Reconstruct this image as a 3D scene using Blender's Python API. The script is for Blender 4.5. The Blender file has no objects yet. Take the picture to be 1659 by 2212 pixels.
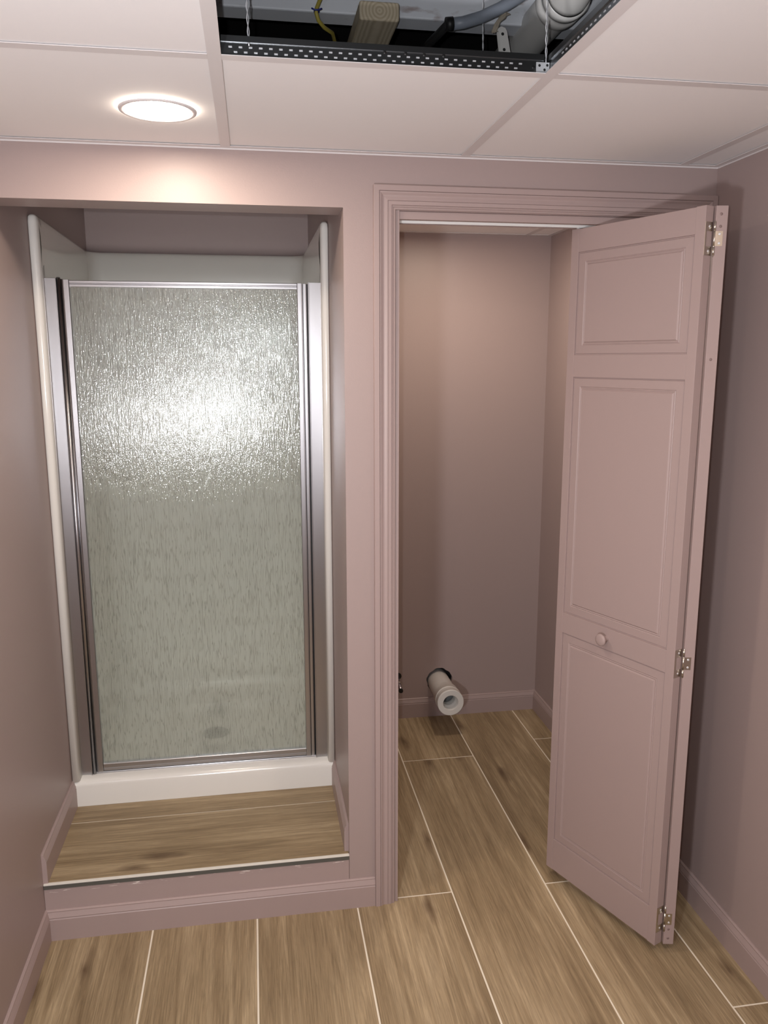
import bpy, math, random
from mathutils import Matrix, Vector
random.seed(7)
S = bpy.context.scene
COL = S.collection
PI = math.pi

# ------------------------------------------------------------------ camera
yaw, pitch, roll = -0.161, -0.1884, -0.0009
cy, sy, cp, sp, cr, sr = (math.cos(yaw), math.sin(yaw), math.cos(pitch), math.sin(pitch), math.cos(roll), math.sin(roll))
fw = Vector((-sy*cp, cy*cp, sp)); rt = Vector((cy, sy, 0)); up = rt.cross(fw)
rt2 = cr*rt + sr*up; up2 = -sr*rt + cr*up
cam = bpy.data.cameras.new('camera'); co = bpy.data.objects.new('camera', cam); COL.objects.link(co)
cam.sensor_fit = 'HORIZONTAL'; cam.sensor_width = 36; cam.lens = 1733.6/1659*36; cam.clip_start = 0.02
CAM = Vector((0.047, -2.1668, 1.6371))
co.matrix_world = Matrix(((rt2.x, up2.x, -fw.x, CAM.x), (rt2.y, up2.y, -fw.y, CAM.y), (rt2.z, up2.z, -fw.z, CAM.z), (0, 0, 0, 1)))
S.camera = co

# ------------------------------------------------------------------ world, lights, exposure
w = bpy.data.worlds.new('world'); S.world = w; w.use_nodes = True
w.node_tree.nodes['Background'].inputs[0].default_value = (0.02, 0.02, 0.02, 1)
w.node_tree.nodes['Background'].inputs[1].default_value = 0.1
LED_STRENGTH = 86.0
LED_COLOR = (1.0, 0.84, 0.68, 1)
def lamp(name, kind, loc, energy, color, size, direction=None):
    l = bpy.data.lights.new(name, kind); l.energy = energy; l.color = color
    if kind == 'AREA': l.shape = 'DISK'; l.size = size
    else: l.shadow_soft_size = size
    o = bpy.data.objects.new(name, l); COL.objects.link(o); o.location = loc
    if direction: o.rotation_euler = Vector(direction).to_track_quat('-Z', 'Y').to_euler()
    return o
# a work lamp standing beside the photographer, and the torch of the phone
lamp('work_lamp', 'AREA', (-0.27, -2.13, 1.26), 12.0, (0.98, 0.97, 1.0), 0.11, (0.25, 1, 0.12))
lamp('phone_torch', 'AREA', (0.015, -2.155, 1.665), 5.5, (0.96, 0.97, 1.0), 0.012, (0.16, 1, 0.12))
lamp('added_glint_lamp', 'AREA', (-0.24, -2.30, 1.82), 0.8, (0.95, 0.97, 1.0), 0.16, (0.16, 1, -0.05))  # added lamp, unseen and guessed, makes the second bright patch on the shower glass
S.view_settings.view_transform = 'Standard'; S.view_settings.look = 'None'
S.view_settings.gamma = 1; S.view_settings.use_curve_mapping = False
S.view_settings.exposure = 0.64
S.cycles.max_bounces = 12; S.cycles.diffuse_bounces = 6; S.cycles.transmission_bounces = 8; S.cycles.transparent_max_bounces = 8
S.cycles.sample_clamp_indirect = 6.0

# ------------------------------------------------------------------ key dimensions
H = 2.154; XL = -0.5814; XR = 1.33; YB = -3.3; D = 1.2638
XO = 0.2926; ZO = 2.0206; YT = 0.1133; P = 0.1735; SY = 0.405
XI = 0.436; XJ = 1.262; ZI = 2.018

# ------------------------------------------------------------------ helpers
class MB:
    def __init__(s): s.v = []; s.f = []; s.m = []; s.sm = []; s.uv = {}
    def box(s, a, b, mi=0, M=None):
        x0, y0, z0 = a; x1, y1, z1 = b; n = len(s.v)
        pts = [(x0,y0,z0),(x1,y0,z0),(x1,y1,z0),(x0,y1,z0),(x0,y0,z1),(x1,y0,z1),(x1,y1,z1),(x0,y1,z1)]
        if M is not None: pts = [tuple(M @ Vector(p)) for p in pts]
        s.v += pts
        for q in ((0,3,2,1),(4,5,6,7),(0,1,5,4),(1,2,6,5),(2,3,7,6),(3,0,4,7)):
            s.f.append(tuple(n+i for i in q)); s.m.append(mi); s.sm.append(False)
        return s
    def sweep(s, rings, closed=True, mi=0, cap=True, smooth=False, loop=False):
        n = len(s.v); k = len(rings[0]); R = len(rings)
        for r in rings: s.v += [tuple(p) for p in r]
        for i in range(R if loop else R-1):
            for j in range(k if closed else k-1):
                a = n+i*k+j; b = n+i*k+(j+1) % k; c = n+((i+1) % R)*k+(j+1) % k; d = n+((i+1) % R)*k+j
                s.f.append((a, b, c, d)); s.m.append(mi); s.sm.append(smooth)
        if cap and closed and not loop:
            s.f.append(tuple(n+j for j in range(k))[::-1]); s.m.append(mi); s.sm.append(False)
            s.f.append(tuple(n+(R-1)*k+j for j in range(k))); s.m.append(mi); s.sm.append(False)
        return s
    def tube(s, pts, r, seg=12, mi=0, cap=True, smooth=True):
        pts = [Vector(p) for p in pts]; rings = []
        rr = r if isinstance(r, (list, tuple)) else [r]*len(pts)
        prev = None
        for i, p in enumerate(pts):
            t = (pts[min(i+1, len(pts)-1)]-pts[max(i-1, 0)])
            if t.length < 1e-9: t = (pts[-1]-pts[0])
            t.normalize()
            if prev is None:
                a = t.orthogonal().normalized()
            else:
                a = (prev - t*prev.dot(t)).normalized()
            prev = a; b = t.cross(a)
            rings.append([p + a*rr[i]*math.cos(2*PI*q/seg) + b*rr[i]*math.sin(2*PI*q/seg) for q in range(seg)])
        return s.sweep(rings, mi=mi, cap=cap, smooth=smooth)
    def lathe(s, c, axis, prof, seg=40, mi=0, smooth=True, cap=False):
        # prof: list of (distance along axis, radius)
        c = Vector(c); t = Vector(axis).normalized(); a = t.orthogonal().normalized(); b = t.cross(a)
        rings = [[c + t*h + (a*math.cos(2*PI*q/seg)+b*math.sin(2*PI*q/seg))*max(r, 1e-5) for q in range(seg)] for h, r in prof]
        return s.sweep(rings, mi=mi, cap=cap, smooth=smooth)
    def build(s, name, mats, parent=None, bevel=0, seg=2, ang=35):
        org = Vector((0, 0, 0)); q_ = parent
        while q_ is not None: org = org + q_.location; q_ = q_.parent
        me = bpy.data.meshes.new(name); me.from_pydata([tuple(Vector(p)-org) for p in s.v], [], s.f)
        if not isinstance(mats, (list, tuple)): mats = [mats]
        for m in mats: me.materials.append(m)
        for i, p in enumerate(me.polygons): p.material_index = s.m[i]; p.use_smooth = s.sm[i]
        if s.uv:
            u = me.uv_layers.new(name='UVMap')
            for fi, cs in s.uv.items():
                for li, c in zip(me.polygons[fi].loop_indices, cs): u.data[li].uv = c
        import bmesh
        bm = bmesh.new(); bm.from_mesh(me); bmesh.ops.recalc_face_normals(bm, faces=bm.faces[:]); bm.to_mesh(me); bm.free()
        o = bpy.data.objects.new(name, me); COL.objects.link(o)
        if parent is not None:
            o.parent = parent
        if bevel:
            b = o.modifiers.new('bevel', 'BEVEL'); b.width = bevel; b.segments = seg; b.limit_method = 'ANGLE'; b.angle_limit = math.radians(ang)
            b.harden_normals = False
        return o
def tag(o, label, cat, group=None, kind=None):
    o['label'] = label; o['category'] = cat
    if group: o['group'] = group
    if kind: o['kind'] = kind
    return o
def structure(o, label, cat): return tag(o, label, cat, kind='structure')
def empty(name, loc):
    o = bpy.data.objects.new(name, None); COL.objects.link(o); o.location = loc; o.empty_display_size = 0.05; return o
def copy_tree(o, parent=None):
    c = o.copy(); COL.objects.link(c)
    if parent is not None: c.parent = parent
    for ch in list(o.children): copy_tree(ch, c)
    return c

# ------------------------------------------------------------------ materials
def mat(name):
    m = bpy.data.materials.new(name); m.use_nodes = True; nt = m.node_tree
    return m, nt, nt.nodes['Principled BSDF']
def N(nt, t, **k):
    n = nt.nodes.new(t)
    for a, b in k.items(): setattr(n, a, b)
    return n
def simple(name, col, rough=0.5, metal=0, bump=0, bscale=400, spec=0.5, **kw):
    m, nt, b = mat(name)
    b.inputs['Base Color'].default_value = (*col, 1); b.inputs['Roughness'].default_value = rough
    b.inputs['Metallic'].default_value = metal; b.inputs['Specular IOR Level'].default_value = spec
    if bump:
        tc = N(nt, 'ShaderNodeTexCoord'); no = N(nt, 'ShaderNodeTexNoise'); no.inputs['Scale'].default_value = bscale
        bp = N(nt, 'ShaderNodeBump'); bp.inputs['Strength'].default_value = bump; bp.inputs['Distance'].default_value = 0.0006
        nt.links.new(tc.outputs['Object'], no.inputs['Vector']); nt.links.new(no.outputs['Fac'], bp.inputs['Height']); nt.links.new(bp.outputs['Normal'], b.inputs['Normal'])
    return m
MAUVE = (0.385, 0.305, 0.292)
M_wall = simple('mauve_wall_paint', MAUVE, 0.42, bump=0.25, bscale=260, spec=0.4)
M_trim = simple('mauve_trim_paint', (0.395, 0.308, 0.296), 0.40, bump=0.1, bscale=120, spec=0.4)
M_door = simple('mauve_door_paint', (0.405, 0.314, 0.302), 0.45, bump=0.15, bscale=150, spec=0.35)
M_tile = simple('white_ceiling_tile', (0.90, 0.89, 0.89), 0.85, bump=0.2, bscale=500)
M_grid = simple('white_grid_enamel', (0.74, 0.71, 0.71), 0.4)
M_fiber = simple('white_fibreglass', (0.81, 0.805, 0.77), 0.16, spec=0.5)
M_black = simple('black_rubber_and_voids', (0.01, 0.01, 0.01), 0.5)  # rubber parts, and the dark of gaps and holes
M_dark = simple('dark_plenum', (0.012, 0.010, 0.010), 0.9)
M_pvc = simple('white_pvc', (0.74, 0.73, 0.70), 0.35)
M_pvcin = simple('grey_pvc_inside', (0.35, 0.36, 0.36), 0.4)
M_nickel = simple('brushed_nickel', (0.62, 0.58, 0.52), 0.28, 1)
M_galv = simple('galvanised_steel', (0.30, 0.31, 0.32), 0.30, 1)
M_galvb = simple('galvanised_bright', (0.85, 0.87, 0.90), 0.45, 0.6)
M_whitel = simple('white_caulk', (0.80, 0.78, 0.72), 0.5)
M_greystrip = simple('grey_edge_profile', (0.10, 0.10, 0.09), 0.45)
M_grey = simple('grey_conduit', (0.25, 0.28, 0.33), 0.45)
M_yellow = simple('yellow_cable_sheath', (0.42, 0.34, 0.06), 0.5)
M_blue = simple('blue_clip', (0.02, 0.03, 0.22), 0.4)
M_copper = simple('chromed_stub', (0.45, 0.42, 0.45), 0.25, 1)
M_rag = simple('old_rope', (0.40, 0.35, 0.28), 0.95, bump=1, bscale=300)
M_trackw = simple('white_track', (0.95, 0.95, 0.92), 0.3)

def aluminium():
    m, nt, b = mat('anodised_aluminium')
    b.inputs['Base Color'].default_value = (0.48, 0.475, 0.49, 1); b.inputs['Metallic'].default_value = 1; b.inputs['Roughness'].default_value = 0.26
    b.inputs['Anisotropic'].default_value = 0.0
    tc = N(nt, 'ShaderNodeTexCoord'); mp = N(nt, 'ShaderNodeMapping'); mp.inputs['Scale'].default_value = (600, 600, 6)
    no = N(nt, 'ShaderNodeTexNoise'); no.inputs['Scale'].default_value = 1
    r = N(nt, 'ShaderNodeMapRange'); r.inputs['To Min'].default_value = 0.27; r.inputs['To Max'].default_value = 0.30
    nt.links.new(tc.outputs['Object'], mp.inputs[0]); nt.links.new(mp.outputs[0], no.inputs['Vector']); nt.links.new(no.outputs['Fac'], r.inputs['Value']); nt.links.new(r.outputs[0], b.inputs['Roughness'])
    return m
M_alu = aluminium()

def rain_glass():
    m = bpy.data.materials.new('rain_pattern_glass'); m.use_nodes = True; nt = m.node_tree; nt.nodes.clear(); Lk = nt.links.new
    out = N(nt, 'ShaderNodeOutputMaterial')
    tc = N(nt, 'ShaderNodeTexCoord')
    mp = N(nt, 'ShaderNodeMapping'); mp.inputs['Scale'].default_value = (210, 1, 34)
    n1 = N(nt, 'ShaderNodeTexNoise'); n1.inputs['Scale'].default_value = 1; n1.inputs['Detail'].default_value = 1.5; n1.inputs['Distortion'].default_value = 0.6
    mp2 = N(nt, 'ShaderNodeMapping'); mp2.inputs['Scale'].default_value = (330, 1, 230)
    n2 = N(nt, 'ShaderNodeTexNoise'); n2.inputs['Scale'].default_value = 1; n2.inputs['Detail'].default_value = 1
    Lk(tc.outputs['Object'], mp.inputs[0]); Lk(mp.outputs[0], n1.inputs['Vector'])
    Lk(tc.outputs['Object'], mp2.inputs[0]); Lk(mp2.outputs[0], n2.inputs['Vector'])
    ad = N(nt, 'ShaderNodeMath', operation='MULTIPLY_ADD'); ad.inputs[1].default_value = 0.42
    Lk(n2.outputs['Fac'], ad.inputs[0]); Lk(n1.outputs['Fac'], ad.inputs[2])
    bp = N(nt, 'ShaderNodeBump'); bp.inputs['Strength'].default_value = 1.0; bp.inputs['Distance'].default_value = 0.0010
    Lk(ad.outputs[0], bp.inputs['Height'])
    g = N(nt, 'ShaderNodeBsdfGlossy'); g.inputs['Roughness'].default_value = 0.08; g.inputs['Color'].default_value = (1, 1, 1, 1); Lk(bp.outputs[0], g.inputs['Normal'])
    rf = N(nt, 'ShaderNodeBsdfRefraction'); rf.inputs['Roughness'].default_value = 0.05; rf.inputs['IOR'].default_value = 1.40; rf.inputs['Color'].default_value = (0.97, 0.985, 0.965, 1); Lk(bp.outputs[0], rf.inputs['Normal'])
    tr = N(nt, 'ShaderNodeBsdfTransparent'); tr.inputs['Color'].default_value = (0.97, 0.985, 0.965, 1)
    cr_ = N(nt, 'ShaderNodeValToRGB'); ce = cr_.color_ramp.elements; ce[0].position = 0.0; ce[0].color = (0.80, 0.81, 0.79, 1); ce[1].position = 0.045; ce[1].color = (0.975, 0.998, 0.985, 1)  # dark refraction streaks of the relief, put into the glass colour as lines
    mp3 = N(nt, 'ShaderNodeMapping'); mp3.inputs['Scale'].default_value = (185, 1, 12)
    n3 = N(nt, 'ShaderNodeTexNoise'); n3.inputs['Scale'].default_value = 1; n3.inputs['Detail'].default_value = 1; n3.inputs['Distortion'].default_value = 0.1
    Lk(tc.outputs['Object'], mp3.inputs[0]); Lk(mp3.outputs[0], n3.inputs['Vector'])
    sb = N(nt, 'ShaderNodeMath', operation='SUBTRACT'); sb.inputs[1].default_value = 0.47; ab = N(nt, 'ShaderNodeMath', operation='ABSOLUTE'); Lk(n3.outputs['Fac'], sb.inputs[0]); Lk(sb.outputs[0], ab.inputs[0])
    Lk(ab.outputs[0], cr_.inputs[0]); Lk(cr_.outputs[0], tr.inputs['Color']); Lk(cr_.outputs[0], rf.inputs['Color'])
    tl = N(nt, 'ShaderNodeBsdfTranslucent'); tl.inputs['Color'].default_value = (0.9, 0.95, 0.92, 1)
    a = N(nt, 'ShaderNodeMixShader'); a.inputs[0].default_value = 0.55; Lk(rf.outputs[0], a.inputs[1]); Lk(tr.outputs[0], a.inputs[2])
    b = N(nt, 'ShaderNodeMixShader'); b.inputs[0].default_value = 0.06; Lk(a.outputs[0], b.inputs[1]); Lk(tl.outputs[0], b.inputs[2])
    c = N(nt, 'ShaderNodeMixShader'); c.inputs[0].default_value = 0.065; Lk(b.outputs[0], c.inputs[1]); Lk(g.outputs[0], c.inputs[2])
    Lk(c.outputs[0], out.inputs[0])
    return m
M_glass = rain_glass()

def wood_tile():
    m, nt, b = mat('oak_look_porcelain'); Lk = nt.links.new
    uv = N(nt, 'ShaderNodeUVMap')
    def noise(sx, sy, detail, dist=0, rough=0.5):
        mp = N(nt, 'ShaderNodeMapping'); mp.inputs['Scale'].default_value = (sx, sy, 1)
        n = N(nt, 'ShaderNodeTexNoise', noise_dimensions='2D'); n.inputs['Scale'].default_value = 1; n.inputs['Detail'].default_value = detail; n.inputs['Distortion'].default_value = dist; n.inputs['Roughness'].default_value = rough
        Lk(uv.outputs[0], mp.inputs[0]); Lk(mp.outputs[0], n.inputs['Vector']); return n
    big = noise(1.3, 6, 3, 0.5); grain = noise(9, 300, 4, 0.5, 0.7); streak = noise(1.1, 36, 4, 1.0, 0.6); fine = noise(60, 420, 2)
    r1 = N(nt, 'ShaderNodeValToRGB'); e = r1.color_ramp.elements
    e[0].position = 0.28; e[0].color = (0.215, 0.152, 0.085, 1); e[1].position = 0.68; e[1].color = (0.49, 0.385, 0.245, 1)
    k = r1.color_ramp.elements.new(0.5); k.color = (0.345, 0.260, 0.155, 1)
    s1 = N(nt, 'ShaderNodeMath', operation='MULTIPLY_ADD'); s1.inputs[1].default_value = 0.55; Lk(streak.outputs['Fac'], s1.inputs[0])
    s0 = N(nt, 'ShaderNodeMath', operation='MULTIPLY'); s0.inputs[1].default_value = 0.45; Lk(big.outputs['Fac'], s0.inputs[0]); Lk(s0.outputs[0], s1.inputs[2])
    Lk(s1.outputs[0], r1.inputs[0])
    gr = N(nt, 'ShaderNodeMapRange'); gr.inputs['From Min'].default_value = 0.35; gr.inputs['From Max'].default_value = 0.65; gr.inputs['To Min'].default_value = 0.77; gr.inputs['To Max'].default_value = 1.12
    Lk(grain.outputs['Fac'], gr.inputs['Value'])
    mu = N(nt, 'ShaderNodeVectorMath', operation='SCALE'); Lk(r1.outputs[0], mu.inputs[0]); Lk(gr.outputs[0], mu.inputs['Scale'])
    # knots
    mp = N(nt, 'ShaderNodeMapping'); mp.inputs['Scale'].default_value = (2.2, 7.5, 1); mp2 = N(nt, 'ShaderNodeTexVoronoi', voronoi_dimensions='2D'); mp2.inputs['Scale'].default_value = 1.0; mp2.inputs['Randomness'].default_value = 1
    wob = noise(9, 22, 2); ws = N(nt, 'ShaderNodeVectorMath', operation='SCALE'); ws.inputs['Scale'].default_value = 0.22
    Lk(wob.outputs['Color'], ws.inputs[0]); va = N(nt, 'ShaderNodeVectorMath', operation='ADD'); Lk(uv.outputs[0], mp.inputs[0]); Lk(mp.outputs[0], va.inputs[0]); Lk(ws.outputs[0], va.inputs[1]); Lk(va.outputs[0], mp2.inputs['Vector'])
    kr = N(nt, 'ShaderNodeMapRange'); kr.inputs['From Min'].default_value = 0.02; kr.inputs['From Max'].default_value = 0.17; kr.inputs['To Min'].default_value = 0.75; kr.inputs['To Max'].default_value = 0.0
    Lk(mp2.outputs['Distance'], kr.inputs['Value'])
    sel = N(nt, 'ShaderNodeSeparateColor'); Lk(mp2.outputs['Color'], sel.inputs[0])
    gt = N(nt, 'ShaderNodeMath', operation='GREATER_THAN'); gt.inputs[1].default_value = 0.72; Lk(sel.outputs[0], gt.inputs[0])
    km = N(nt, 'ShaderNodeMath', operation='MULTIPLY'); Lk(kr.outputs[0], km.inputs[0]); Lk(gt.outputs[0], km.inputs[1])
    mx = N(nt, 'ShaderNodeMix', data_type='RGBA'); mx.inputs['B'].default_value = (0.10, 0.058, 0.032, 1)
    Lk(km.outputs[0], mx.inputs['Factor']); Lk(mu.outputs[0], mx.inputs['A']); Lk(mx.outputs['Result'], b.inputs['Base Color'])
    b.inputs['Roughness'].default_value = 0.5; b.inputs['Specular IOR Level'].default_value = 0.35
    bp = N(nt, 'ShaderNodeBump'); bp.inputs['Strength'].default_value = 0.15; bp.inputs['Distance'].default_value = 0.0004; Lk(fine.outputs['Fac'], bp.inputs['Height']); Lk(bp.outputs[0], b.inputs['Normal'])
    return m
M_wood = wood_tile()
M_grout = simple('cream_grout', (0.90, 0.83, 0.70), 0.9, bump=0.3)

def lumber():
    m, nt, b = mat('sawn_lumber'); Lk = nt.links.new
    tc = N(nt, 'ShaderNodeTexCoord'); wv = N(nt, 'ShaderNodeTexWave', wave_type='RINGS', rings_direction='Y'); wv.inputs['Scale'].default_value = 42; wv.inputs['Distortion'].default_value = 1.2; wv.inputs['Detail'].default_value = 2
    r = N(nt, 'ShaderNodeValToRGB'); r.color_ramp.elements[0].color = (0.46, 0.38, 0.26, 1); r.color_ramp.elements[1].color = (0.62, 0.54, 0.40, 1)
    Lk(tc.outputs['Object'], wv.inputs['Vector']); Lk(wv.outputs['Fac'], r.inputs[0]); Lk(r.outputs[0], b.inputs['Base Color']); b.inputs['Roughness'].default_value = 0.8
    return m
M_lumber = lumber()
def flaky(name, base, second, scale, lo, hi):
    m, nt, b = mat(name); Lk = nt.links.new
    tc = N(nt, 'ShaderNodeTexCoord'); mp = N(nt, 'ShaderNodeMapping'); mp.inputs['Scale'].default_value = scale
    n = N(nt, 'ShaderNodeTexNoise'); n.inputs['Scale'].default_value = 1; n.inputs['Detail'].default_value = 5
    r = N(nt, 'ShaderNodeMapRange'); r.inputs['From Min'].default_value = lo; r.inputs['From Max'].default_value = hi
    mx = N(nt, 'ShaderNodeMix', data_type='RGBA'); mx.inputs['A'].default_value = (*base, 1); mx.inputs['B'].default_value = (*second, 1)
    Lk(tc.outputs['Object'], mp.inputs[0]); Lk(mp.outputs[0], n.inputs['Vector']); Lk(n.outputs['Fac'], r.inputs['Value']); Lk(r.outputs[0], mx.inputs['Factor']); Lk(mx.outputs['Result'], b.inputs['Base Color'])
    b.inputs['Roughness'].default_value = 0.55
    return m, nt, b, mx, r, tc
M_beam = flaky('flaking_painted_beam', (0.80, 0.83, 0.88), (0.24, 0.13, 0.10), (9, 9, 26), 0.56, 0.70)[0]
M_riser, nt, b_, mx_, r_, tc_ = flaky('mauve_paint_with_chips', (0.395, 0.308, 0.296), (0.85, 0.80, 0.76), (26, 1, 260), 0.60, 0.63)
sx = N(nt, 'ShaderNodeSeparateXYZ'); nt.links.new(tc_.outputs['Object'], sx.inputs[0])
zz = N(nt, 'ShaderNodeMapRange'); zz.inputs['From Min'].default_value = 0.142; zz.inputs['From Max'].default_value = 0.154
nt.links.new(sx.outputs['Z'], zz.inputs['Value']); ml = N(nt, 'ShaderNodeMath', operation='MULTIPLY'); nt.links.new(zz.outputs[0], ml.inputs[0]); nt.links.new(r_.outputs[0], ml.inputs[1]); nt.links.new(ml.outputs[0], mx_.inputs['Factor'])
def led(name, strength):
    m = bpy.data.materials.new(name); m.use_nodes = True; nt = m.node_tree; nt.nodes.clear()
    em = N(nt, 'ShaderNodeEmission'); em.inputs[0].default_value = LED_COLOR; em.inputs[1].default_value = strength; ou = N(nt, 'ShaderNodeOutputMaterial'); nt.links.new(em.outputs[0], ou.inputs[0])
    return m
M_led = led('led_diffuser', LED_STRENGTH); M_led_closet = led('led_diffuser_closet', LED_STRENGTH*1.15)

# ------------------------------------------------------------------ floor
def planks(mb, x0, x1, y0, y1, z, cuts, along='y', gap=0.0048):
    """cuts: list of rectangles of single tiles, each clipped to the area; mi 0 wood"""
    for (a0, a1, b0, b1) in cuts:
        u0, u1, v0, v1 = max(a0, x0), min(a1, x1), max(b0, y0), min(b1, y1)
        if u1-u0 < 0.01 or v1-v0 < 0.01: continue
        g = gap/2; u0 += g; u1 -= g; v0 += g; v1 -= g
        n = len(mb.v); mb.v += [(u0, v0, z), (u1, v0, z), (u1, v1, z), (u0, v1, z)]
        mb.f.append((n, n+1, n+2, n+3)); mb.m.append(0); mb.sm.append(False)
        ox, oy = random.uniform(0, 40), random.uniform(0, 40)
        def uvf(x, y): return ((y+ox, x+oy) if along == 'y' else (x+ox, y+oy))
        mb.uv[len(mb.f)-1] = [uvf(u0, v0), uvf(u1, v0), uvf(u1, v1), uvf(u0, v1)]
WX, X1 = 0.3008, -0.2871
joint = {-2: -0.3, -1: 0.10, 0: -0.75, 1: -0.95, 2: 0.0128, 3: 0.851, 4: 0.0046, 5: 0.9538}
mb = MB()
for k in range(-1, 6):
    cx0 = X1+WX*(k if k >= 0 else -1); cx0 = X1+WX*k; L = 1.5
    for q in range(-5, 3):
        planks(mb, XL, XR+0.01, YB, D+0.02, 0.0, [(cx0, cx0+WX, joint[k]+q*L, joint[k]+(q+1)*L)])
n = len(mb.v)
mb.box((XL-0.1, YB-0.1, -0.05), (XR+0.1, D+0.1, -0.0009), mi=1)
floor = mb.build('floor', [M_wood, M_grout])
structure(floor, 'light oak look plank tile floor with cream grout lines', 'floor')

mb = MB()
planks(mb, XL, XO, 0.002, 0.43, P, [(-2, 2, 0.004, 0.305), (-2, 2, 0.305, 0.61)], along='x', gap=0.003)
mb.box((XL, 0.021, 0.10), (XO, 0.43, P-0.0008), mi=1)
o = mb.build('floor_step', [M_wood, M_grout]); structure(o, 'raised plank tiled step in front of the shower', 'step')

# ------------------------------------------------------------------ walls
mb = MB()
mb.box((XL-0.02, 0, ZO), (XR+0.02, YT, H+0.03))
mb.box((XO, 0, 0), (XI, YT, ZO))
mb.box((XJ, 0, 0), (XR+0.02, YT, ZO))
o = mb.build('wall_front', M_wall); structure(o, 'mauve wall holding the shower recess and the closet opening', 'wall')
o = MB().box((XL+0.0005, 0, 0), (XO-0.0008, 0.02, 0.158)).build('wall_riser', M_riser, bevel=0.0008); structure(o, 'mauve riser board below the tiled shower step, paint chipped along its top', 'riser')
o = MB().box((XL-0.1, YB, 0), (XL, D+0.15, 2.7)).build('wall_left', M_wall); structure(o, 'mauve wall on the left running into the shower recess', 'wall')
o = MB().box((XR, YB, 0), (XR+0.1, D+0.15, 2.7)).build('wall_right', M_wall); structure(o, 'mauve wall on the right beside the folded door', 'wall')
o = MB().box((XL, YB-0.1, 0), (XR, YB, 2.7)).build('wall_back', M_wall); structure(o, 'mauve wall behind the photographer', 'wall')
o = MB().box((XO, YT, 0), (XO+0.115, D+0.02, H+0.1)).build('wall_partition', M_wall); structure(o, 'mauve partition between shower recess and closet', 'wall')
# closet back wall with the hole of the drain and of the water stub
PX, PZ = 0.862, 0.160; HX, HZ, HR = 0.864, 0.170, 0.060
mb = MB(); x0, x1 = XO+0.115, XR
mb.box((x0, D, 0.32), (x1, D+0.02, H+0.1)); mb.box((x0, D, 0), (HX-0.1, D+0.02, 0.32)); mb.box((HX+0.1, D, 0), (x1, D+0.02, 0.32))
mb.box((HX-0.1, D, 0), (HX+0.1, D+0.02, HZ-0.1)); mb.box((HX-0.1, D, HZ+0.1), (HX+0.1, D+0.02, 0.32))
seg = 48; rings = []
for yy in (D, D+0.02):
    sq = []; ci = []
    for q in range(seg):
        a = 2*PI*q/seg; c, s_ = math.cos(a), math.sin(a); m_ = 0.1/max(abs(c), abs(s_))
        sq.append((HX+c*m_, yy, HZ+s_*m_)); rj = HR*(1+0.03*math.sin(5*a)+0.02*math.sin(11*a)); ci.append((HX+c*rj, yy, HZ+s_*rj))
    rings.append((sq, ci))
mb.sweep([rings[0][0], rings[0][1], rings[1][1], rings[1][0]], cap=False)
mb.box((x0, D+0.05, 0), (x1, D+0.06, H), mi=1)
o = mb.build('wall_closet', [M_wall, M_dark]); structure(o, 'mauve back wall of the closet with a rough hole for the drain', 'wall')
o = MB().box((XL, 1.285, 0), (XO, 1.31, 2.4)).build('wall_recess', M_wall); structure(o, 'mauve wall above the back of the shower surround', 'wall')

# ------------------------------------------------------------------ baseboards
BP = [(0, 0.0), (0.013, 0.0), (0.013, 0.066), (0.0112, 0.069), (0.0125, 0.072), (0.0065, 0.086), (0.0068, 0.089), (0.003, 0.092), (0, 0.092)]
def board(name, ptfun, stations, label, z0=0.0, miter=None):
    rings = []
    for i, st in enumerate(stations):
        rings.append([ptfun(st, d, z+z0, i) for d, z in BP])
    o = MB().sweep(rings).build(name, M_trim); structure(o, label, 'baseboard'); return o
board('baseboard_front', lambda x, d, z, i: ((x+d) if i == 0 else x, -d, z), (XL, 0.3698), 'mauve baseboard below the shower step')
board('baseboard_left', lambda y, d, z, i: (XL+d, y-(d if i == 0 else 0), z), (0.0, YB), 'mauve baseboard along the left wall')
board('baseboard_right', lambda y, d, z, i: (XR-d, y, z), (-0.018, YB), 'mauve baseboard along the right wall')
board('baseboard_step_left', lambda y, d, z, i: (XL+d, y, z), (0.002, SY+0.03), 'mauve baseboard on the left side of the raised shower step', z0=P)
board('baseboard_step_right', lambda y, d, z, i: (XO-d, y, z), (0.018, SY+0.03), 'mauve baseboard on the right side of the raised shower step', z0=P)
board('baseboard_closet_back', lambda x, d, z, i: ((x-d) if i == 1 else x, D-d, z), (XO+0.115, XR), 'mauve baseboard along the closet back wall')
board('baseboard_closet_right', lambda y, d, z, i: (XR-d, (y-d) if i == 1 else y, z), (YT, D), 'mauve baseboard along the closet right wall')
board('baseboard_closet_left', lambda y, d, z, i: (XO+0.115+d, y, z), (YT, D-0.014), 'mauve baseboard along the closet left wall')

# step edge profile
root = empty('trim_2', (XL, 0, P)); structure(root, 'grey edge profile with white caulk line along the shower step', 'trim')
MB().box((XL+0.001, -0.003, 0.1575), (XO-0.0005, 0.004, 0.1700)).build('edge_profile', M_greystrip, root, bevel=0.0006)
MB().box((XL+0.001, -0.0036, 0.1700), (XO-0.0005, 0.0055, P+0.0008)).build('caulk_line', M_whitel, root, bevel=0.0006)

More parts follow.
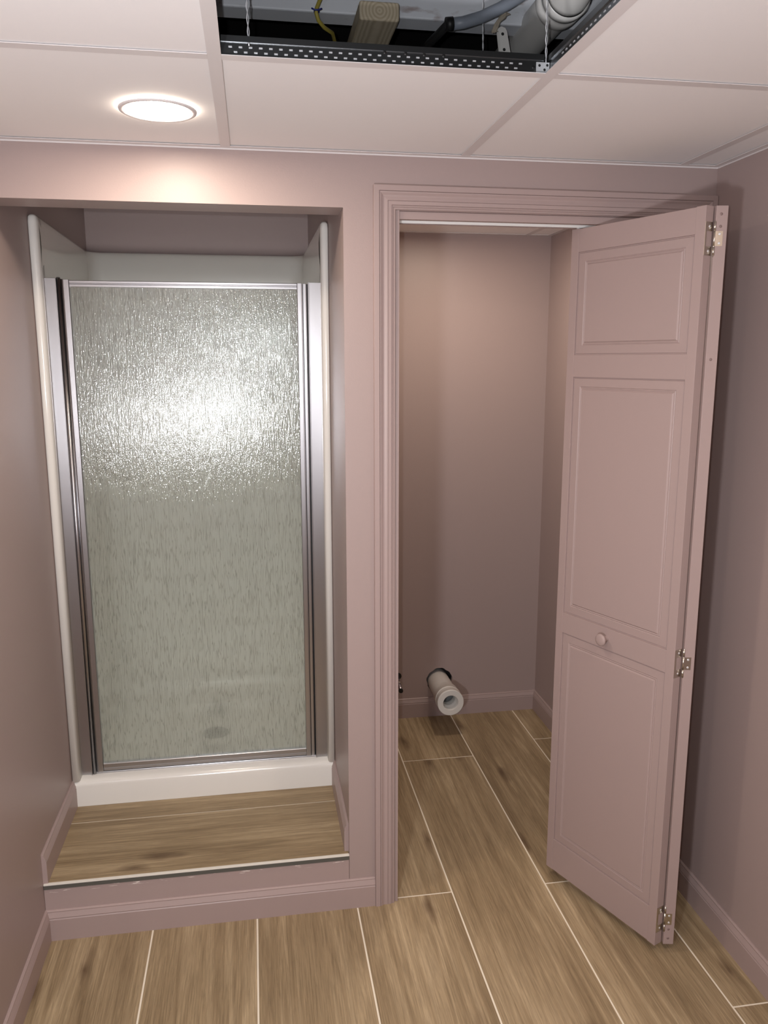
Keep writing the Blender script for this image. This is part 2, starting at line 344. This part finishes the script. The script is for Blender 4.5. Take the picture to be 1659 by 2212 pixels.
# ------------------------------------------------------------------ door casing and jamb
CP = [(0, 0), (0, .006), (.0015, .008), (.004, .0085), (.0055, .0070), (.0075, .0092), (.0095, .0098), (.0105, .0085), (.0115, .0108), (.0205, .0112), (.0210, .0098), (.0220, .0118),
      (.027, .0112), (.031, .0105), (.035, .0115), (.040, .0150), (.0435, .0160), (.0442, .0140), (.0450, .0172), (.0580, .0172), (.0592, .0160), (.0592, 0)]
xi, xr = 0.4295, 1.2695
rings = [[f(w_, d_) for w_, d_ in CP] for f in (lambda w_, d_: (xi-w_, -d_, 0.0), lambda w_, d_: (xi-w_, -d_, ZI+w_), lambda w_, d_: (xr+w_, -d_, ZI+w_), lambda w_, d_: (xr+w_, -d_, 0.0))]
o = MB().sweep(rings).build('trim_1', M_trim); structure(o, 'fluted mauve casing around the closet opening', 'door casing')
mb = MB()
mb.box((XI-0.0012, -0.002, 0), (XI+0.004, YT+0.004, ZI+0.004)); mb.box((XJ-0.004, -0.002, 0), (XJ+0.0012, YT+0.004, ZI+0.004)); mb.box((XI, 0.0, ZI-0.001), (XJ, YT+0.004, ZI+0.004))
o = mb.build('trim_3', M_trim); structure(o, 'mauve jamb lining of the closet opening', 'door jamb')
o = MB().box((XI+0.0045, 0.004, 1.9965), (XJ-0.0045, 0.022, ZI-0.0015)).build('trim_4', M_trim, bevel=0.001); structure(o, 'mauve board hiding the closet door track', 'trim')
root = empty('door_track', (0.85, 0.055, 2.0)); tag(root, 'white metal track under the head of the closet opening', 'track')
mb = MB(); a, b = 0.4475, XJ-0.006
mb.box((a, 0.042, 1.9940), (b, 0.0515, 1.9955), 1); mb.box((a, 0.0625, 1.9940), (b, 0.072, 1.9955), 1); mb.box((a, 0.040, 1.9925), (b, 0.042, 2.0165)); mb.box((a, 0.072, 1.9955), (b, 0.074, 2.0165)); mb.box((a, 0.042, 2.0145), (b, 0.072, 2.0165))  # mauve flanges put the underside's shade into the colour; front lip stays white
mb.build('channel', [M_trackw, M_trim], root, bevel=0.0004)

# ------------------------------------------------------------------ bifold door
ZB, ZT, TH = 0.026, 1.990, 0.028
door = empty('door_1', (1.1, -0.1, 0)); structure(door, 'mauve bifold closet door folded open against the right side of its opening', 'door')
def leaf(L, R, knob):
    L = Vector((*L, 0)); R = Vector((*R, 0)); d = (R-L); W = d.length; d.normalize(); n = Vector((-d.y, d.x, 0))   # n: away from the face
    M = Matrix(((d.x, n.x, 0, L.x), (d.y, n.y, 0, L.y), (0, 0, 1, 0), (0, 0, 0, 1)))
    M = M @ Matrix.Identity(4)
    sw = 0.027; zs = [(0.133, 0.824), (0.887, 1.586), (1.648, 1.927)]
    mb = MB(); g = 0.0
    mb.box((0, 0, ZB), (sw, TH, ZT), M=M); mb.box((W-sw, 0, ZB), (W, TH, ZT), M=M)
    rails = [(ZB+0.001, 0.133), (0.824, 0.887), (1.586, 1.648), (1.927, ZT-0.001)]
    for a, b in rails: mb.box((sw, 0.0006, a), (W-sw, TH-0.0006, b), M=M)
    lf = mb.build('door_leaf', M_door, door, bevel=0.0009, seg=2)
    prof = [(0.0, 0.0055), (0.0025, 0.0055), (0.004, 0.0035), (0.0255, 0.0028), (0.0275, 0.0045), (0.0295, 0.0030), (0.0325, 0.0045), (0.0360, 0.0012)]
    for a, b in zs:
        mb = MB(); full = [(i, dp) for i, dp in prof] 
        seq = [[M @ Vector(p) for p in ((sw+i, dp, a+i), (W-sw-i, dp, a+i), (W-sw-i, dp, b-i), (sw+i, dp, b-i))] for i, dp in reversed(full)]
        seq += [[M @ Vector(p) for p in ((sw+i, TH-dp, a+i), (W-sw-i, TH-dp, a+i), (W-sw-i, TH-dp, b-i), (sw+i, TH-dp, b-i))] for i, dp in full]
        mb.sweep(seq, cap=True).build('raised_panel', M_door, lf)
    if knob:
        c = M @ Vector((0.200, 0, 0.857)); mb = MB()
        mb.lathe(c, -n, [(-0.001, 0.0085), (0.0, 0.0085), (0.008, 0.0075), (0.012, 0.0085), (0.016, 0.0135), (0.020, 0.0170), (0.0235, 0.0178), (0.0265, 0.0165), (0.0275, 0.0145), (0.0282, 0.0130), (0.0292, 0.008), (0.0296, 0.0001)], seg=40)
        mb.build('knob', M_door, lf)
    return lf, d, n, W, M
Ra = (1.108, -0.338)
l1, d1, n1, W1, MA = leaf((0.940, 0.060), Ra, True)
# second leaf: its outer face looks right, its hinged edge faces the room
def leaf2():
    return leaf((1.2125, 0.082), (1.1355, -0.3355), False)
l2, d2, n2, W2, MB2 = leaf2()
# guide pin
mb = MB(); c = MA @ Vector((0.012, TH/2, ZT-0.001)); mb.tube([c, c+Vector((0, 0, 0.012))], 0.004, 12)
mb.tube([c+Vector((0, 0, 0.0005)), c+Vector((0, 0, 0.006))], 0.007, 16); mb.build('guide_pin', M_trackw, door)
# hinges bridging both end edges
E1 = lambda t, off, z: Vector((*Ra, 0)) + n1*t + d1*off + Vector((0, 0, z))
F0 = Vector((1.1355, -0.3355, 0))
E2 = lambda t, off, z: F0 + n2*t + d2*off + Vector((0, 0, z))
def quadbox(mb, E, t0, t1, z0, z1, th=0.0012):
    p = [E(t0, 0.0001, z0), E(t1, 0.0001, z0), E(t1, 0.0001, z1), E(t0, 0.0001, z1)]; q = [E(t0, th, z0), E(t1, th, z0), E(t1, th, z1), E(t0, th, z1)]
    mb.sweep([p, q])
for zc in (1.9155, 0.856, 0.105):
    h = 0.038; mb = MB()
    quadbox(mb, E1, 0.001, 0.006, zc-h, zc+h); quadbox(mb, E1, 0.006, 0.0265, zc+0.0175, zc+h); quadbox(mb, E1, 0.006, 0.0265, zc-h, zc-0.0175)
    hg = mb.build('hinge', M_nickel, door)
    mb = MB(); quadbox(mb, E2, 0.0005, 0.0185, zc-0.0170, zc+0.0170); mb.build('hinge_plate', M_nickel, hg)
    c = (E1(TH, 0.0, 0)+F0)/2; c.z = 0; c = c + d1*0.003
    mb = MB(); r = 0.0029
    for a, b in ((-h, -0.0185), (-0.0170, 0.0170), (0.0185, h)): mb.tube([c+Vector((0, 0, zc+a)), c+Vector((0, 0, zc+b))], r, 16)
    mb.tube([c+Vector((0, 0, zc-h-0.003)), c+Vector((0, 0, zc-h-0.0015)), c+Vector((0, 0, zc+h+0.0015)), c+Vector((0, 0, zc+h+0.003))], [0.001, 0.0022, 0.0022, 0.001], 12)
    mb.build('hinge_pin', M_nickel, hg)
    for E, t, dz, dd in ((E1, 0.0155, 0.028, d1), (E1, 0.0155, -0.028, d1), (E2, 0.0110, 0.0105, d2), (E2, 0.0110, -0.0105, d2)):
        p = E(t, 0.0012, zc+dz); mb = MB(); mb.lathe(p, dd, [(0, 0.0031), (0.0006, 0.0028), (0.0010, 0.0015), (0.0005, 0.0007), (0.0004, 0.0001)], seg=20); mb.build('screw', M_galvb, hg)
M_plug = simple('filled_screw_hole', (0.25, 0.18, 0.17), 0.6)
for z in (1.971, 1.943, 1.635, 0.073, 0.045):
    p = E2(0.012, 0.0001, z); mb = MB(); mb.lathe(p, d2, [(0, 0.0036), (0.0003, 0.0034), (0.0003, 0.0001)], seg=20); mb.build('filled_hole', M_plug, l2)

# ------------------------------------------------------------------ ceiling: grid, tiles
ceil = empty('ceiling', (0.3, -0.6, H)); structure(ceil, 'white suspended ceiling of square tiles with one tile missing', 'ceiling')
YA = -0.6218
xs = [XL, 0.0, 0.61, 1.22, XR]; ys = [0.0, YA, YA-0.61, YA-1.22, YA-1.83, YA-2.44, YB]
g2 = 0.0005
for i in range(4):
    for j in range(6):
        if i == 1 and j == 1: continue
        a, b = xs[i]+g2+(0.0015 if i else 0), xs[i+1]-g2-(0.0015 if i < 3 else 0); c, d_ = ys[j+1]+0.002, ys[j]-0.002
        MB().box((a, c, H+0.002), (b, d_, H+0.016)).build('ceiling_tile', M_tile, ceil, bevel=0.0012)
# closet and shower ceilings
for (a, b, c, d_) in ((0.4085, 0.607, YT+0.002, D-0.002), (0.613, 1.217, YT+0.002, YT+0.9), (0.613, 1.217, YT+0.904, D-0.002), (1.223, XR-0.002, YT+0.002, D-0.002)):
    MB().box((a, c, H), (b, d_, H+0.014)).build('ceiling_tile', M_tile, ceil, bevel=0.0012)
MB().box((XL, YT, 2.25), (XO, 1.285, 2.27)).build('recess_soffit', M_wall, ceil)
def tee(axis, at_, a, b, zf=0.0):
    mb = MB(); z0 = H-0.0014-zf; z1 = H-0.0001-zf
    def bx(lo, hi, za, zb, mi):
        if axis == 'x': mb.box((a, at_+lo, za), (b, at_+hi, zb), mi)
        else: mb.box((at_+lo, a, za), (at_+hi, b, zb), mi)
    bx(-0.012, 0.012, z0, z1, 0); bx(-0.0007, 0.0007, z1, H+0.030, 1); bx(-0.0035, 0.0035, H+0.024, H+0.034, 1)
    return mb
def slots(mb, axis, at_, a, b, side):
    n_ = int((b-a)/0.0175)
    for row, z in enumerate((H+0.0165, H+0.0085)):
        for i in range(n_):
            u = a+0.010+i*0.0175+(0.0088 if row else 0)
            if u > b-0.03: continue
            yy = at_+side*0.0008
            mb.box((u-0.0030, yy-0.0007, z-0.0012), (u+0.0030, yy+0.0007, z+0.0012), 2) if axis == 'x' else mb.box((yy-0.0007, u-0.0030, z-0.0012), (yy+0.0007, u+0.0030, z+0.0012), 2)
def holes(mb, axis, at_, us, side):
    for u, z in us:
        ax = (0, side, 0) if axis == 'x' else (side, 0, 0); c = (u, at_+side*0.0008, z) if axis == 'x' else (at_+side*0.0008, u, z)
        mb.lathe(c, ax, [(0, 0.0030), (0.0006, 0.0028), (0.0006, 0.0001)], seg=16, mi=3)
TM = [M_grid, M_galv, M_galvb, M_black]
for yy in ys[1:6]:
    for i in range(4):
        a = xs[i]+(0.0 if i == 0 else 0.0118); b = xs[i+1]-(0.0 if i == 3 else 0.0118)
        mb = tee('x', yy, a, b)
        if yy == YA and i == 1:
            slots(mb, 'x', yy, a+0.006, b-0.012, -1)
            holes(mb, 'x', yy, [(0.060, H+0.021), (0.300, H+0.022), (0.338, H+0.022), (0.372, H+0.022), (0.408, H+0.022), (0.578, H+0.012)], -1)
            mb.box((0.353, yy-0.0022, H+0.002), (0.3545, yy-0.0008, H+0.019), 3)
        mb.build('cross_tee', TM, ceil)
for xx in xs[1:4]:
    mb = tee('y', xx, YB, 0.0, 0.0)
    if xx == 0.61:
        slots(mb, 'y', xx, YA-0.60, YA-0.02, -1)
    mb.build('main_tee', TM, ceil)
    mb = tee('y', xx, YT, D)
    if xx > 0.5: mb.build('main_tee', TM, ceil)
# splice bracket at the corner of the hole
mb = MB(); mb.box((0.583, YA-0.0024, H+0.003), (0.6085, YA-0.0010, H+0.021), 0)
for u, z in ((0.589, H+0.015), (0.599, H+0.008), (0.604, H+0.016)): mb.lathe((u, YA-0.0026, z), (0, -1, 0), [(0, 0.0024), (0.0008, 0.0018), (0.0008, 0.0001)], seg=14, mi=1)
mb.build('splice_clip', [M_galvb, M_black], ceil, bevel=0.0005)
# wall angles
for nm, a, b in (('x', (XL, -0.0215, H-0.0015), (XR, 0.0, H-0.0001)), ('r', (XR-0.0215, YB, H-0.0016), (XR, -0.0215, H-0.0001)), ('l', (XL, YB, H-0.0016), (XL+0.0215, -0.0215, H-0.0001)),
                 ('c', (XO+0.115, D-0.0215, H-0.0015), (XR, D, H-0.0001)), ('d', (XR-0.0215, YT, H-0.0016), (XR, D-0.0215, H-0.0001)), ('e', (XO+0.115, YT, H-0.0016), (XO+0.1365, D-0.0215, H-0.0001))):
    mb = MB().box(a, b)
    if nm == 'x': mb.box((XL, -0.0022, H-0.0045), (XR, -0.0001, H-0.0001))
    if nm == 'r': mb.box((XR-0.0022, YB, H-0.0045), (XR-0.0001, 0, H-0.0001))
    if nm == 'l': mb.box((XL+0.0001, YB, H-0.0045), (XL+0.0022, 0, H-0.0001))
    mb.build('wall_angle', M_grid, ceil)

# ------------------------------------------------------------------ recessed lights
def downlight(loc, label, m=None):
    r = empty('recessed_light', loc); tag(r, label, 'ceiling light', 'round recessed ceiling lights')
    x, y, z = loc; mb = MB()
    mb.lathe(loc, (0, 0, -1), [(0.0016, 0.0805), (0.0042, 0.0795), (0.0055, 0.0765), (0.0050, 0.0705), (0.0030, 0.0685), (0.0020, 0.0680)], seg=64)
    mb.build('trim_ring', M_grid, r)
    mb = MB(); mb.lathe(loc, (0, 0, -1), [(0.0022, 0.0681), (0.0026, 0.060), (0.0028, 0.0001)], seg=64); mb.build('lens', m or M_led, r)
    return r
l0 = downlight((-0.131, -0.295, H), 'lit round recessed light above the shower recess')
for p, lb in (((-0.131, -1.515, H), 'lit round recessed light over the middle of the room, left side'), ((1.09, -1.515, H), 'lit round recessed light near the right wall')):
    c = copy_tree(l0); c.location = p; c['label'] = lb
downlight((0.85, 0.70, H), 'lit round recessed light inside the closet', M_led_closet)

# ------------------------------------------------------------------ shower surround
SX0, SX1 = XL+0.001, XO-0.001
st = empty('shower_stall', (-0.145, 0.84, P)); tag(st, 'white fibreglass shower stall set into the recess above the tiled step', 'shower')
def plan(off):
    # inner outline of the moulded walls, front left to front right, off > 0 grows into the stall
    xl0, xl1, xr0, xr1, yb = -0.5545+off, -0.5715+off, 0.2675-off, 0.2655-off, 1.2645-off
    p = [(xl0, SY+0.022)]
    r = 0.055-off*0.5
    p += [(xl0+(xl1-xl0)*0.93, yb-r)]
    for k in range(1, 9):
        a = PI-k*PI/16; p.append((xl1+r+r*math.cos(a), yb-r+r*math.sin(a)))
    for k in range(0, 9):
        a = PI/2-k*PI/16; p.append((xr1-r+r*math.cos(a), yb-r+r*math.sin(a)))
    p.append((xr0, SY+0.022))
    return p
mb = MB()
lv = [(0.19, 0.012), (0.22, 0.004), (0.25, 0.0), (1.90, 0.0), (1.93, 0.0015), (1.96, 0.003), (1.99, 0.003), (2.01, 0.0015), (2.03, 0.0), (2.043, -0.0012), (2.0495, -0.004), (2.0506, -0.0078)]
mb.sweep([[(x, y, z) for x, y in plan(o_)] for z, o_ in lv], closed=False, smooth=True)
# front flanges, rounded
for s_, xo in ((1, SX0), (-1, SX1)):
    xin = (-0.5545 if s_ > 0 else 0.2675)
    pr = [(xo, SY+0.03), (xo, SY+0.004), (xo+s_*0.003, SY+0.0005), (xo+s_*0.009, SY-0.0005), (xo+(xin-xo)*0.62, SY), (xo+(xin-xo)*0.82, SY+0.003), (xo+(xin-xo)*0.95, SY+0.010), (xin, SY+0.022), (xin+s_*0.0002, SY+0.05), (xo+(xin-xo)*0.6, SY+0.05)]
    tops = [(0.262, 0), (1.6, 0), (2.030, 0), (2.044, 0.0012), (2.0506, 0.006)]
    cx_, cy_ = (xo+xin)/2, SY+0.025
    mb.sweep([[(x+(cx_-x)*ins/0.014, y+(cy_-y)*ins/0.02, z) for x, y in pr] for z, ins in tops], smooth=True)
su = mb.build('surround', M_fiber, st)
mb = MB()
cp_ = [(SY, P+0.0005), (SY, 0.244), (SY+0.002, 0.254), (SY+0.008, 0.2615), (SY+0.016, 0.2655), (SY+0.030, 0.2675), (SY+0.075, 0.2685), (SY+0.086, 0.264), (SY+0.092, 0.254), (SY+0.100, 0.225), (SY+0.115, 0.205), (SY+0.14, 0.200),
       (0.75, 0.192), (0.86, 0.190), (1.15, 0.197), (1.225, 0.204), (1.245, 0.225), (1.25, 0.26)]
mb.sweep([[(x, y, z) for y, z in cp_] for x in (SX0, SX0+0.02, SX0+0.05, -0.3, -0.14, 0.02, 0.2, SX1-0.05, SX1-0.02, SX1)], closed=False, smooth=True)
mb.build('shower_pan', M_fiber, st)
mb = MB(); mb.lathe((-0.137, 0.845, 0.191), (0, 0, 1), [(0, 0.052), (0.003, 0.050), (0.003, 0.042), (0.001, 0.040), (0.001, 0.0001)], seg=40)
dr = mb.build('drain', M_galv, st)
mb = MB()
for i in range(-3, 4):
    for j in range(-3, 4):
        if i*i+j*j < 10: mb.lathe((-0.137+i*0.011, 0.845+j*0.011, 0.1921), (0, 0, 1), [(0, 0.0034), (0.0004, 0.0034), (0.0004, 0.0001)], seg=10)
mb.build('drain_holes', M_black, dr)


# ------------------------------------------------------------------ shower door
sd = empty('shower_door', (-0.145, 0.44, 0.27)); tag(sd, 'framed rain glass shower door in bright aluminium frame', 'shower door')
def profile_post(name, pts, z0, z1, m=M_alu, bev=0.0006, parent=None):
    return MB().sweep([[(x, y, z) for x, y in pts] for z in (z0, z1)]).build(name, m, parent or sd, bevel=bev)
Y0 = 0.440
zb = 0.2690
profile_post('wall_jamb', [(-0.5605, Y0+0.03), (-0.5605, Y0-0.006), (-0.557, Y0-0.008), (-0.554, Y0), (-0.5225, Y0), (-0.5222, Y0-0.008), (-0.520, Y0-0.008), (-0.520, Y0+0.03)], zb, 1.8755)
profile_post('wall_jamb', [(0.2725, Y0+0.03), (0.2725, Y0-0.001), (0.232, Y0-0.001), (0.2318, Y0-0.006), (0.2290, Y0-0.006), (0.2290, Y0+0.03)], zb, 1.8725)
c = (-0.5145, Y0+0.002); mb = MB()
mb.tube([(c[0], c[1], zb+0.001), (c[0], c[1], 1.8745)], 0.0062, 24); mb.tube([(c[0]+0.0085, c[1]+0.006, zb+0.001), (c[0]+0.0085, c[1]+0.006, 1.873)], 0.004, 16)
mb.build('pivot_tube', M_alu, sd)
MB().box((c[0]-0.005, c[1]-0.004, 1.8745), (c[0]+0.005, c[1]+0.006, 1.8775)).build('pivot_cap', M_black, sd, bevel=0.001)
profile_post('door_stile', [(-0.5045, Y0+0.022), (-0.5045, Y0-0.001), (-0.5015, Y0-0.003), (-0.5005, Y0), (-0.4865, Y0), (-0.4845, Y0+0.004), (-0.4845, Y0+0.022)], zb+0.005, 1.8715)
profile_post('door_stile', [(0.1950, Y0+0.022), (0.1950, Y0+0.002), (0.1965, Y0), (0.2085, Y0), (0.2095, Y0-0.002), (0.2115, Y0-0.002), (0.2115, Y0+0.022)], zb+0.005, 1.8700)
profile_post('latch_strip', [(0.2135, Y0+0.022), (0.2135, Y0+0.003), (0.2225, Y0+0.003), (0.2225, Y0+0.001), (0.2240, Y0+0.001), (0.2240, Y0+0.022)], zb+0.004, 1.8690)
MB().box((0.2113, Y0+0.012, zb+0.002), (0.2292, Y0+0.020, 1.868)).build('dark_gap_strip', M_black, sd)  # black strip standing in for the dark gaps beside the latch strip
rp = lambda z0, z1, y: [(y+0.018, z0), (y+0.018, z1), (y+0.001, z1), (y, z1-0.0012), (y, z0+(z1-z0)*0.62), (y+0.0022, z0+(z1-z0)*0.56), (y+0.0022, z0+(z1-z0)*0.44), (y, z0+(z1-z0)*0.38), (y, z0+0.001), (y+0.001, z0)]
MB().sweep([[(x, y, z) for y, z in rp(1.8505, 1.8695, Y0)] for x in (-0.4845, 0.1950)]).build('top_rail', M_alu, sd, bevel=0.0004)
MB().sweep([[(x, y, z) for y, z in rp(0.2760, 0.3030, Y0)[:3]+[(Y0, 0.3015), (Y0, 0.288), (Y0+0.003, 0.284), (Y0+0.003, 0.276)]] for x in (-0.4845, 0.1950)]).build('bottom_rail', M_alu, sd, bevel=0.0005)
MB().box((-0.520, Y0+0.003, 0.2670), (0.229, Y0+0.020, 0.2735)).build('sill_track', M_alu, sd, bevel=0.001)
MB().box((-0.500, Y0+0.006, 0.2735), (0.208, Y0+0.009, 0.2762)).build('drip_seal', M_black, sd)
MB().box((-0.4860, Y0+0.006, 0.3010), (0.1965, Y0+0.0105, 1.8520)).build('glass_pane', M_glass, sd)

# ------------------------------------------------------------------ closet plumbing
mb = MB()
pr = [(0.085, 0.030), (0.06, 0.030), (0.0, 0.030), (0.0, 0.0310), (-0.0015, 0.0330), (-0.0015, 0.0570), (0.0, 0.0590), (0.012, 0.0590), (0.016, 0.0575), (0.060, 0.0575), (0.064, 0.0590), (0.068, 0.0590), (0.072, 0.0575), (0.100, 0.0565), (0.112, 0.0520), (0.120, 0.0505), (0.40, 0.0500)]
YE = 1.035
mb.lathe((PX, YE, PZ), (0, 1, 0), [(0.085, 0.0335), (0.0, 0.0335), (-0.0012, 0.0345)], seg=56)
mb.lathe((PX, YE, PZ), (0, 1, 0), [(-0.0012, 0.0345), (-0.0015, 0.0570)], seg=56, smooth=False)
mb.lathe((PX, YE, PZ), (0, 1, 0), [(-0.0015, 0.0570), (0.0002, 0.0590), (0.0110, 0.0590), (0.0130, 0.0578), (0.0400, 0.0578)], seg=56)
mb.lathe((PX, YE, PZ), (0, 1, 0), [(0.0400, 0.0578), (0.0415, 0.0590), (0.0480, 0.0590), (0.0495, 0.0575), (0.0900, 0.0568), (0.105, 0.0520), (0.115, 0.0505), (0.40, 0.0500)], seg=56)
o = mb.build('drain_pipe', M_pvc); tag(o, 'white plastic toilet drain pipe sticking out of the closet back wall', 'pipe')
mb = MB(); mb.lathe((PX, YE, PZ), (0, 1, 0), [(0.030, 0.0335), (0.034, 0.0425), (0.2, 0.0425), (0.2, 0.0001)], seg=40)
mb.lathe((PX, YE+0.03, PZ), (0, 1, 0), [(0, 0.0333), (0.012, 0.0280), (0.014, 0.0280), (0.016, 0.0333)], seg=40, mi=1)
mb.build('socket', [M_pvcin, M_pvc], o)
mb = MB(); r = empty('water_stub', (0.672, D, 0.205)); tag(r, 'small metal water supply stub low on the closet wall beside the casing', 'pipe')
e = Vector((0.652, 1.10, 0.203)); s0 = Vector((0.668, D+0.03, 0.203))
mb.tube([s0, s0.lerp(e, 0.5), e], 0.0082, 20); mb.build('tube', M_copper, r)
mb = MB(); mb.tube([e+(e-s0).normalized()*-0.006, e+(e-s0).normalized()*0.004], 0.0098, 20); mb.build('end_cap', M_black, r)
mb = MB(); mb.tube([s0.lerp(e, 0.55), s0.lerp(e, 0.62)], 0.0098, 20); mb.build('collar', M_nickel, r)
mb = MB(); mb.tube([(0.668, D-0.0008, 0.203), (0.668, D+0.002, 0.203)], 0.017, 24); mb.build('wall_opening', M_black, r)

# ------------------------------------------------------------------ above the missing tile
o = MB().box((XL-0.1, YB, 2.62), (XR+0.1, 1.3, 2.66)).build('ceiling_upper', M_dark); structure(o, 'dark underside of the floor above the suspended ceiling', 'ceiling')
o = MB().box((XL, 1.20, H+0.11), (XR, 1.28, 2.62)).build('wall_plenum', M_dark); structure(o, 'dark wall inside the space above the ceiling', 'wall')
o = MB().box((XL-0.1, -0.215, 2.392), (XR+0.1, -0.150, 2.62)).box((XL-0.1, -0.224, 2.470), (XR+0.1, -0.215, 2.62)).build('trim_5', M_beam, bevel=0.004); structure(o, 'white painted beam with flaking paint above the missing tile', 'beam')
mb = MB().box((-0.0435, 0, -0.0190), (0.0435, 1.40, 0.0190))
o = mb.build('wood_joist', M_lumber, bevel=0.005, seg=3); o.location = (0.3415, -0.300, 2.3700); tag(o, 'sawn end of a pale wooden joist in the open ceiling square', 'joist')
# drain pipe above the ceiling
r = empty('overhead_pipe', (0.730, -0.2, 2.394)); tag(r, 'fat white plastic pipe with elbow above the ceiling grid corner', 'pipe')
MB().lathe((0.730, -0.37, 2.394), (0, 1, 0), [(0.0, 0.0435), (0.02, 0.0435), (1.5, 0.0435)], seg=40).build('pipe_run', M_pvc, r)
mb = MB(); mb.lathe((0.730, -0.355, 2.394), (0, 1, 0), [(0.028, 0.0436), (0.028, 0.0500), (0.026, 0.0515), (0.004, 0.0515), (0.002, 0.0490), (-0.010, 0.0480), (-0.012, 0.0515), (-0.034, 0.0515), (-0.036, 0.0480)], seg=40)
pts = [(0.730, -0.385-0.055*math.sin(a), 2.394+0.055*(1-math.cos(a))) for a in [k*PI/16 for k in range(0, 9)]]+[(0.730, -0.44, 2.60)]
mb.tube(pts, 0.0470, 36); mb.build('elbow', M_pvc, r)
mb = MB(); mb.tube([(0.4949, -0.32, 2.3455), (0.5204, -0.32, 2.3498), (0.5614, -0.32, 2.3632), (0.6024, -0.32, 2.3830), (0.6331, -0.32, 2.4013), (0.6639, -0.32, 2.4197), (0.70, -0.30, 2.45), (0.74, -0.28, 2.61)], 0.0125, 20)
r = empty('grey_conduit', (0.495, -0.32, 2.3455)); tag(r, 'bent grey conduit with a black cap inside the open ceiling square', 'conduit')
mb.build('conduit_tube', M_grey, r); MB().tube([(0.483, -0.32, 2.344), (0.498, -0.32, 2.3462)], 0.0142, 20).build('cap', M_black, r)
MB().tube([(0.488, -0.32, 2.345), (0.470, -0.10, 2.36), (0.45, 0.35, 2.40), (0.45, 1.19, 2.42)], 0.009, 12).build('feed_cable', M_black, r)
r = empty('yellow_cable', (0.213, -0.27, 2.35)); tag(r, 'yellow electrical cable hooked by a blue clip under the beam', 'cable')
MB().tube([(0.240, -0.26, 2.46), (0.2258, -0.27, 2.4133), (0.2165, -0.27, 2.3947), (0.2090, -0.27, 2.3780), (0.2081, -0.27, 2.3689), (0.2129, -0.265, 2.3564), (0.2268, -0.25, 2.3487), (0.2498, -0.20, 2.3570), (0.270, -0.10, 2.36), (0.265, 0.3, 2.36), (0.265, 1.19, 2.36)], 0.0042, 14).build('cable_sheath', M_yellow, r)
mb = MB(); mb.tube([(0.1975, -0.276, 2.3755), (0.203, -0.2765, 2.3730), (0.209, -0.2765, 2.3725), (0.215, -0.2765, 2.3735), (0.2195, -0.276, 2.3760)], 0.0018, 8); mb.box((0.203, -0.2765, 2.3715), (0.2150, -0.264, 2.3745)); mb.build('clip', M_blue, r)
# twisted hanger wires
def hanger(base, top, label, amp=0.0016, turns=14):
    b, t = Vector(base), Vector(top); mb = MB(); n_ = turns*8
    for ph in (0, PI):
        pts = []
        for i in range(n_+1):
            k = i/n_; a = ph+k*turns*2*PI*(0.7+0.3*k); am = amp*min(1, (1-abs(2*k-1))*8+0.2)
            pts.append(b.lerp(t, k)+Vector((math.cos(a)*am, math.sin(a)*am, 0)))
        mb.tube(pts, 0.0009, 6)
    o = mb.build('hanger_wire', M_galvb); tag(o, label, 'wire', 'twisted hanger wires'); return o
hanger((0.060, YA-0.002, H+0.019), (0.052, -0.60, 2.62), 'twisted hanger wire hooked in the left end of the slotted tee')
hanger((0.603, YA+0.002, H+0.020), (0.597, -0.62, 2.62), 'twisted hanger wire at the corner of the open ceiling square')
hanger((0.5747, -0.30, 2.20), (0.5640, -0.30, 2.62), 'thin dark wire hanging beside the conduit', amp=0.001)
# pipe strap
mb = MB(); out = [(-0.012, 0.055), (-0.009, 0.062), (0, 0.066), (0.009, 0.062), (0.012, 0.055), (0.016, 0.0), (0.020, -0.055), (-0.010, -0.055), (-0.012, 0.0)]
mb.sweep([[(x, 0, z) for x, z in out], [(x, 0.003, z) for x, z in out]])
for z in (0.050, 0.018, -0.016, -0.045): mb.lathe((0.001, -0.0002, z), (0, -1, 0), [(0, 0.0034), (0.0003, 0.0030), (0.0003, 0.0001)], seg=14, mi=1)
mb.sweep([[(-0.012, 0.0, 0.055), (-0.009, -0.004, 0.055), (-0.007, -0.004, -0.055), (-0.012, 0, -0.055)], [(-0.010, 0.0, 0.055), (-0.008, -0.003, 0.055), (-0.006, -0.003, -0.055), (-0.010, 0, -0.055)]])
o = mb.build('pipe_strap', [M_pvc, M_black], bevel=0.0006); o.location = (0.628, -0.28, 2.298); o.rotation_euler = (0, math.radians(-8), 0); tag(o, 'white perforated pipe strap leaning beside the fat overhead pipe', 'strap')
# frayed rope remnant
mb = MB(); base = [Vector(p) for p in ((0.5945, -0.30, 2.3440), (0.6010, -0.30, 2.3560), (0.6080, -0.30, 2.3680), (0.6160, -0.30, 2.3760), (0.6220, -0.29, 2.3880), (0.6290, -0.28, 2.40))]
for s_ in range(7):
    jit = [p+Vector((random.uniform(-.003, .003), random.uniform(-.003, .003), random.uniform(-.003, .003)))*(1.6 if q in (3, 4) else 1) for q, p in enumerate(base)]
    mb.tube(jit, [0.0022, 0.0028, 0.0026, 0.0038, 0.0036, 0.002], 8)
for s_ in range(10):
    p = base[random.choice((0, 3, 4, 4))]; mb.tube([p, p+Vector((random.uniform(-.012, .014), random.uniform(-.006, .004), random.uniform(-.008, .010)))], [0.0018, 0.0008], 6)
o = mb.build('frayed_rope', M_rag); tag(o, 'knotted scrap of frayed beige rope hanging below the beam', 'rope')
r = empty('junction_box', (0.14, 1.16, 2.40)); tag(r, 'dim grey junction box deep in the dark behind the joist', 'box')
MB().box((0.10, 1.15, 2.43), (0.165, 1.20, 2.50)).build('box_body', M_grey, r, bevel=0.002)
